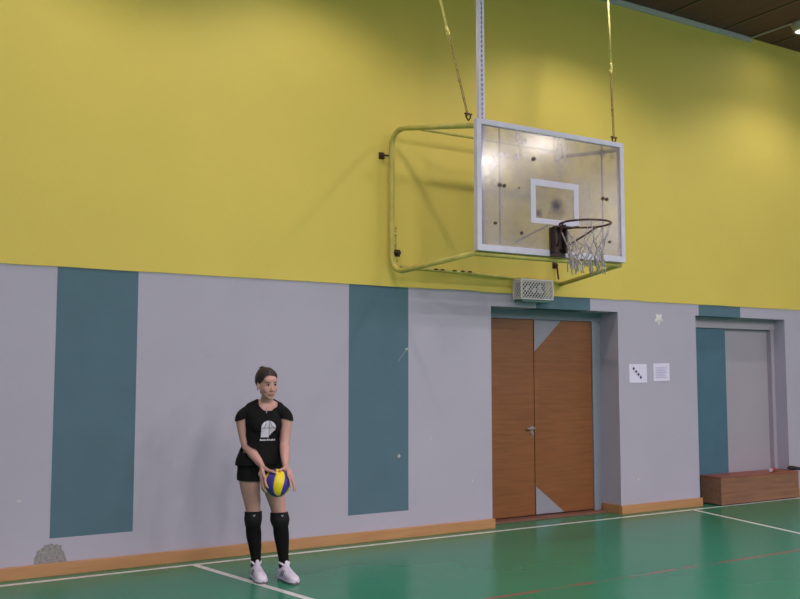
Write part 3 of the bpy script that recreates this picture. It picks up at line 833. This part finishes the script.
# ---- shorts
def in_shorts(p):
    if p.z > .99 or p.z < .70: return False
    if near_arm(p, 'arm_r', .052) and (p.y < -.10 or p.x < -.25): return False
    if near_arm(p, 'arm_l', .052) and (p.y < -.10 or p.x > .11): return False
    if (p-BALL).length < .15 and p.y < -.115: return False
    return p.y > -.135
shell('shorts', M['shorts'], in_shorts, [((0, 0, .758), (-.06, 0, -1)), ((0, 0, .985), (0, 0, 1))], lambda p: .008+.006*max(0, (.85-p.z)/.1), thick=.003, smooth_it=6)
# ---- knee pads and socks
for nm, sx in (('r', -1), ('l', 1)):
    side = (lambda p, sx=sx: (p.x < -.03) if sx < 0 else (p.x > .015 if p.z < .45 else p.x > -.03+.09*(.6-p.z)*2))
    kp = shell('knee_pad', M['pad'], lambda p, side=side: .405 < p.z < .545 and side(p), [((0, 0, .527 if sx < 0 else .518), (0, .10, 1)), ((0, 0, .415), (0, 0, -1))], lambda p, sx=sx: .008+.010*math.exp(-((p.z-.465)/.035)**2)*max(0, min(1, (.03-p.y)/.05)), thick=.004, smooth_it=5)
    shell('sock', M['sock'], lambda p, side=side: .07 < p.z < .43 and side(p), [((0, 0, .425), (0, 0, 1)), ((0, 0, .085), (0, 0, -1))], .004, thick=.002, smooth_it=3)
    lg = MB(); cx = -.118 if sx < 0 else .098
    y0 = -.055 if sx < 0 else -.085
    lg.tube([(cx-.004, y0, .505), (cx+.006, y0-.001, .497), (cx+.012, y0, .509)], [.003, .0025, .002], 6)
    lg.build('pad_mark', M['print_white'], kp)
# ---- shoes
def shoe(c, d):
    sd = Vector((d.y, -d.x, 0)).normalized()*-1
    st = [(-.068, .022, .030, .085), (-.056, .036, .020, .112), (-.022, .043, .018, .122), (.022, .043, .018, .118), (.060, .044, .018, .100), (.100, .049, .018, .080), (.142, .050, .018, .066), (.174, .042, .018, .056), (.196, .026, .020, .044)]
    b = MB(); rings = []
    for (t, w, z0, z1) in st:
        rg = []
        for k in range(20):
            a = 2*PI*k/20; cx_, sz = math.cos(a), math.sin(a)
            wd = w*.90*(1-.30*max(0, sz)**1.5)
            rg.append(c+d*t+sd*wd*math.copysign(abs(cx_)**.7, cx_)+Vector((0, 0, (z0+z1)/2+(z1-z0)/2*math.copysign(abs(sz)**.7, sz))))
        rings.append(rg)
    b.loft(rings)
    o = b.build('shoe', M['shoe'], person, True)
    o.data.update()
    s_ = MB()
    out = [(-.074, .012), (-.066, .030), (-.034, .044), (.02, .044), (.06, .046), (.10, .051), (.142, .053), (.176, .045), (.196, .030), (.206, .010)]
    poly = [c+d*t+sd*w*.91+Vector((0, 0, .0)) for t, w in out]+[c+d*t-sd*w*.91 for t, w in reversed(out)]
    s_.prism(poly, (0, 0, .026)); s_.build('sole', M['sole'], o)
    m_ = MB()
    poly = [c+d*t+sd*(w*.91+.001)+Vector((0, 0, .014)) for t, w in out]+[c+d*t-sd*(w*.91+.001)+Vector((0, 0, .014)) for t, w in reversed(out)]
    m_.prism(poly, (0, 0, .016)); m_.build('midsole', M['shoe'], o)
    # grey side stripes
    for s in (-1, 1):
        for t0 in (.012, .038):
            q = MB(); P = []
            for (tt, zz, ww) in ((t0, .036, .0455), (t0+.016, .060, .045), (t0+.030, .084, .038)):
                P.append(c+d*tt+sd*s*(ww*.90+.002)+Vector((0, 0, zz)))
            q.tube(P, [(.005, .004)]*3, 6); q.build('stripe', M['shoegrey'], o)
    # laces and padded collar
    for k in range(5):
        t0 = .045+.018*k; zz = (.110, .102, .094, .086, .080)[k]
        MB().tube([c+d*t0-sd*.020+Vector((0, 0, zz-.004)), c+d*(t0+.004)+Vector((0, 0, zz+.004)), c+d*t0+sd*.020+Vector((0, 0, zz-.004))], .0035, 6).build('lace', M['shoe'], o)
    q = MB(); ringp = [c+Vector((0, 0, .122))+d*(.042*math.cos(a)-.010)+sd*.038*math.sin(a)+Vector((0, 0, .010*-math.cos(2*a))) for a in [2*PI*k/20 for k in range(21)]]
    q.tube(ringp, .009, 8); q.tube([c+d*.040+Vector((0, 0, .112)), c+d*.036+Vector((0, 0, .138))], [(.006, .020), (.005, .015)], 10, rounded=True)
    q.build('collar', M['shoe'], o, True)
for c, d in FEET.values(): shoe(c, d)

# ---- hair drawn back into a knot
def in_hair(p):
    q = hl(p)
    if q.length > .17: return False
    if abs(q.x) > .060 and -.05 < q.z < .024 and -.012 < q.y < .036 and abs(q.x) > .0725: return False
    s = .60*q.y+.80*q.z
    return s > .018-.022*min(1, max(0, (abs(q.x)-.040)/.025)) and q.z > -.060
def hair_off(p):
    q = hl(p); n = mnoise.noise(Vector((q.x*60, q.y*12, q.z*12)))
    s = .60*q.y+.80*q.z
    return (.004+.012*min(1, max(0, (s-.010)/.03)))+.003*n
hair = shell('hair', M['hair'], in_hair, [], hair_off, thick=.002, smooth_it=2)
kb = MB()
for c, rr in (((0, .072, .108), (.032, .028, .030)), ((.014, .085, .118), (.020, .018, .020)), ((-.016, .066, .124), (.020, .018, .018)), ((-.01, .092, .098), (.02, .016, .022))): kb.ell(hp(c[0], c[1], c[2]-.007), rr, HR)
for k in range(9):
    a = 2*PI*k/9; r0 = .026
    kb.tube([hp(r0*math.cos(a)*.8, .075, .094+r0*math.sin(a)*.8), hp(r0*math.cos(a)*1.35, .088, .096+r0*math.sin(a)*1.3), hp(r0*math.cos(a+.5)*1.6, .096, .098+r0*math.sin(a+.5)*1.5)], [.007, .005, .0015], 6)
kb.build('hair_knot', M['hair'], hair, True)
tl = MB()
for k, (dx, dz) in enumerate(((0, 0), (.012, -.012), (-.012, -.006), (.004, -.03))):
    tl.tube([hp(dx*.5, .095, .085), hp(dx, .118, .045), hp(dx*1.3, .122, -.01+dz), hp(dx*1.6, .118, -.055+dz)], [.010, .012, .009, .002], 8)
tl.build('ponytail', M['hair'], hair, True)
for s in (-1, 1):
    MB().ell(hp(s*.031, -.0745, .001), (.0125, .0115, .0065), HR).build('eye', M['eye'], person, True)
    MB().ell(hp(s*.031+.002, -.0842, .001), (.0062, .003, .0060), HR).build('iris', M['iris'], person, True)
    MB().tube([hp(s*.015, -.0865, .020), hp(s*.031, -.0850, .0255), hp(s*.049, -.0740, .020)], [.0026, .0032, .0016], 6, rounded=True).build('eyebrow', M['hair'], person, True)
    MB().tube([hp(s*.018, -.0840, .006), hp(s*.031, -.0865, .0105), hp(s*.045, -.0760, .005)], [.002, .0032, .0016], 6).build('eyelid', M['hair'], person, True)

# ---- printed emblem, projected on the front of the shirt
dg = bpy.context.evaluated_depsgraph_get(); dg.update()
_se = shirt.evaluated_get(dg); _sm = _se.to_mesh()
bv = BVHTree.FromPolygons([v.co.copy() for v in _sm.vertices], [tuple(p.vertices) for p in _sm.polygons]); _se.to_mesh_clear()
def on_shirt(x, z, lift=.0015):
    h = bv.ray_cast(Vector((x, -1, z)), Vector((0, 1, 0)))
    return (h[0]+Vector((0, -lift, 0))) if h[0] is not None else Vector((x, -.1, z))
EX, EZ, ER = -.010, 1.176, .056
def emb(inside, x0, x1, z0, z1, st=.003):
    q = MB(); nx = int((x1-x0)/st); nz = int((z1-z0)/st); V = {}
    def vv(i, j):
        if (i, j) not in V: V[(i, j)] = q.bm.verts.new(on_shirt(x0+(x1-x0)*i/nx, z0+(z1-z0)*j/nz))
        return V[(i, j)]
    for i in range(nx):
        for j in range(nz):
            if inside(x0+(x1-x0)*(i+.5)/nx, z0+(z1-z0)*(j+.5)/nz): q.bm.faces.new([vv(i, j), vv(i+1, j), vv(i+1, j+1), vv(i, j+1)])
    return q
def logo(x, z):
    u, v = (x-EX)/ER, (z-EZ)/ER
    if abs(u-.08) < .035 or abs(v) < .035: return False        # crossing dark seams
    ins = u*u+v*v < 1 and not (u > .1 and v < -.05 and (u-.1)-(v+1.05)*.95 > 0)
    leg = u < .04 and v < 0 and u > -.98-.12*v*-1*.6 and v > -1.28
    if abs((u+1.2)**2+(v-.1)**2-1.1) < .05 and v < .9 and False: return False
    # curved ball seams
    if abs(math.hypot(u-1.25, v-.9)-1.0) < .035 or (abs(math.hypot(u+1.35, v-.75)-1.0) < .035 and v > 0): return False
    return ins or leg
emb(logo, EX-.062, EX+.06, EZ-.076, EZ+.058, .002).build('emblem', M['print_white'], shirt)
def letters(x, z):
    # a row of small worn print blocks, unreadable as in the photograph
    u = ((x-(EX-.066))/.0132); i = int(u); u -= i; v = (z-(EZ-.098))/.014
    if u > (.74, .66, .8, .7)[i % 4]: return False
    return not (.35 < v < .6 and (.2, .3, .1, .25)[i % 4] < u < .5) and v < (.95, .8, .9, .75, .95)[i % 5]
emb(letters, EX-.066, EX+.050, EZ-.098, EZ-.084, .0016).build('chest_lettering', M['print_white'], shirt)
# ---- pendant at the neckline
pd = MB()
p0 = on_shirt(-.028, 1.292, .004); pd.ell(p0+Vector((0, -.003, .012)), (.005, .004, .017)); pd.tube([p0+Vector((0, -.002, .026)), p0+Vector((0, .006, .046))], .003, 6)
pd.build('pendant', M['steel'], person, True)

# ---- volleyball
ball = MB(); U, V = 96, 48; grid = []
tilt = Euler((R(-14), R(-10), R(0))).to_matrix()
for j in range(V+1):
    th = PI*j/V-PI/2; row = []
    for i in range(U):
        f = 2*PI*i/U
        e1 = abs(((i/(U/8)) % 1)-.5)*2          # 1 on a panel border
        g = -.0016*max(0, (e1-.8)/.2)
        e2 = abs(((i/(U/24)) % 1)-.5)*2
        g -= .0006*max(0, (e2-.6)/.4)
        f2 = f+.38*math.sin(th)+R(-12)
        r_ = BR+g*math.cos(th)
        row.append(ball.bm.verts.new(tilt @ Vector((r_*math.cos(th)*math.sin(f2), -r_*math.cos(th)*math.cos(f2), r_*math.sin(th)))))
    grid.append(row)
for j in range(V):
    for i in range(U):
        try:
            fc = ball.bm.faces.new([grid[j][i], grid[j][(i+1) % U], grid[j+1][(i+1) % U], grid[j+1][i]]); fc.material_index = (i*8//U) % 2
        except ValueError: pass
bmesh.ops.remove_doubles(ball.bm, verts=ball.bm.verts, dist=1e-5)
bl = ball.build('volleyball', [M['ball_y'], M['ball_b']], None, True)
tag(bl, 'yellow and blue striped volleyball held low in both hands of the person', 'volleyball')
bl.location = PO+Matrix.Rotation(PR, 3, 'Z') @ BALL; bl.rotation_euler = (0, 0, PR)
#ENDP

# ------------------------------------------------------------------ sky, camera, output
wd = bpy.data.worlds.new('sky'); scene.world = wd; wd.use_nodes = True
nt = wd.node_tree; bg = nt.nodes['Background']; bg.inputs[0].default_value = (.97, .93, 1.0, 1); bg.inputs[1].default_value = 8
for i, (a, b_) in enumerate(wins):
    L = bpy.data.lights.new('window_portal', 'AREA'); L.shape = 'RECTANGLE'; L.size = abs(b_-a); L.size_y = WZ1-WZ0
    L.cycles.is_portal = True
    o = bpy.data.objects.new('window_portal', L); COL.objects.link(o); o.location = (X1+.38, (a+b_)/2, (WZ0+WZ1)/2); o.rotation_euler = (R(90), 0, R(90))
cam = bpy.data.cameras.new('camera'); co = bpy.data.objects.new('camera', cam); COL.objects.link(co)
cam.sensor_width = 36; cam.lens = 916.7/800*36
co.location = (0, -7.7785, 1.5975); co.rotation_euler = (PI/2+.0805, 0, -.5417)
scene.camera = co
vs = scene.view_settings; vs.view_transform = 'Standard'; vs.look = 'None'; vs.exposure = -0.90; vs.gamma = 1; vs.use_curve_mapping = False
scene.cycles.use_denoising = True
scene.cycles.max_bounces = 8; scene.cycles.diffuse_bounces = 5; scene.cycles.transparent_max_bounces = 12
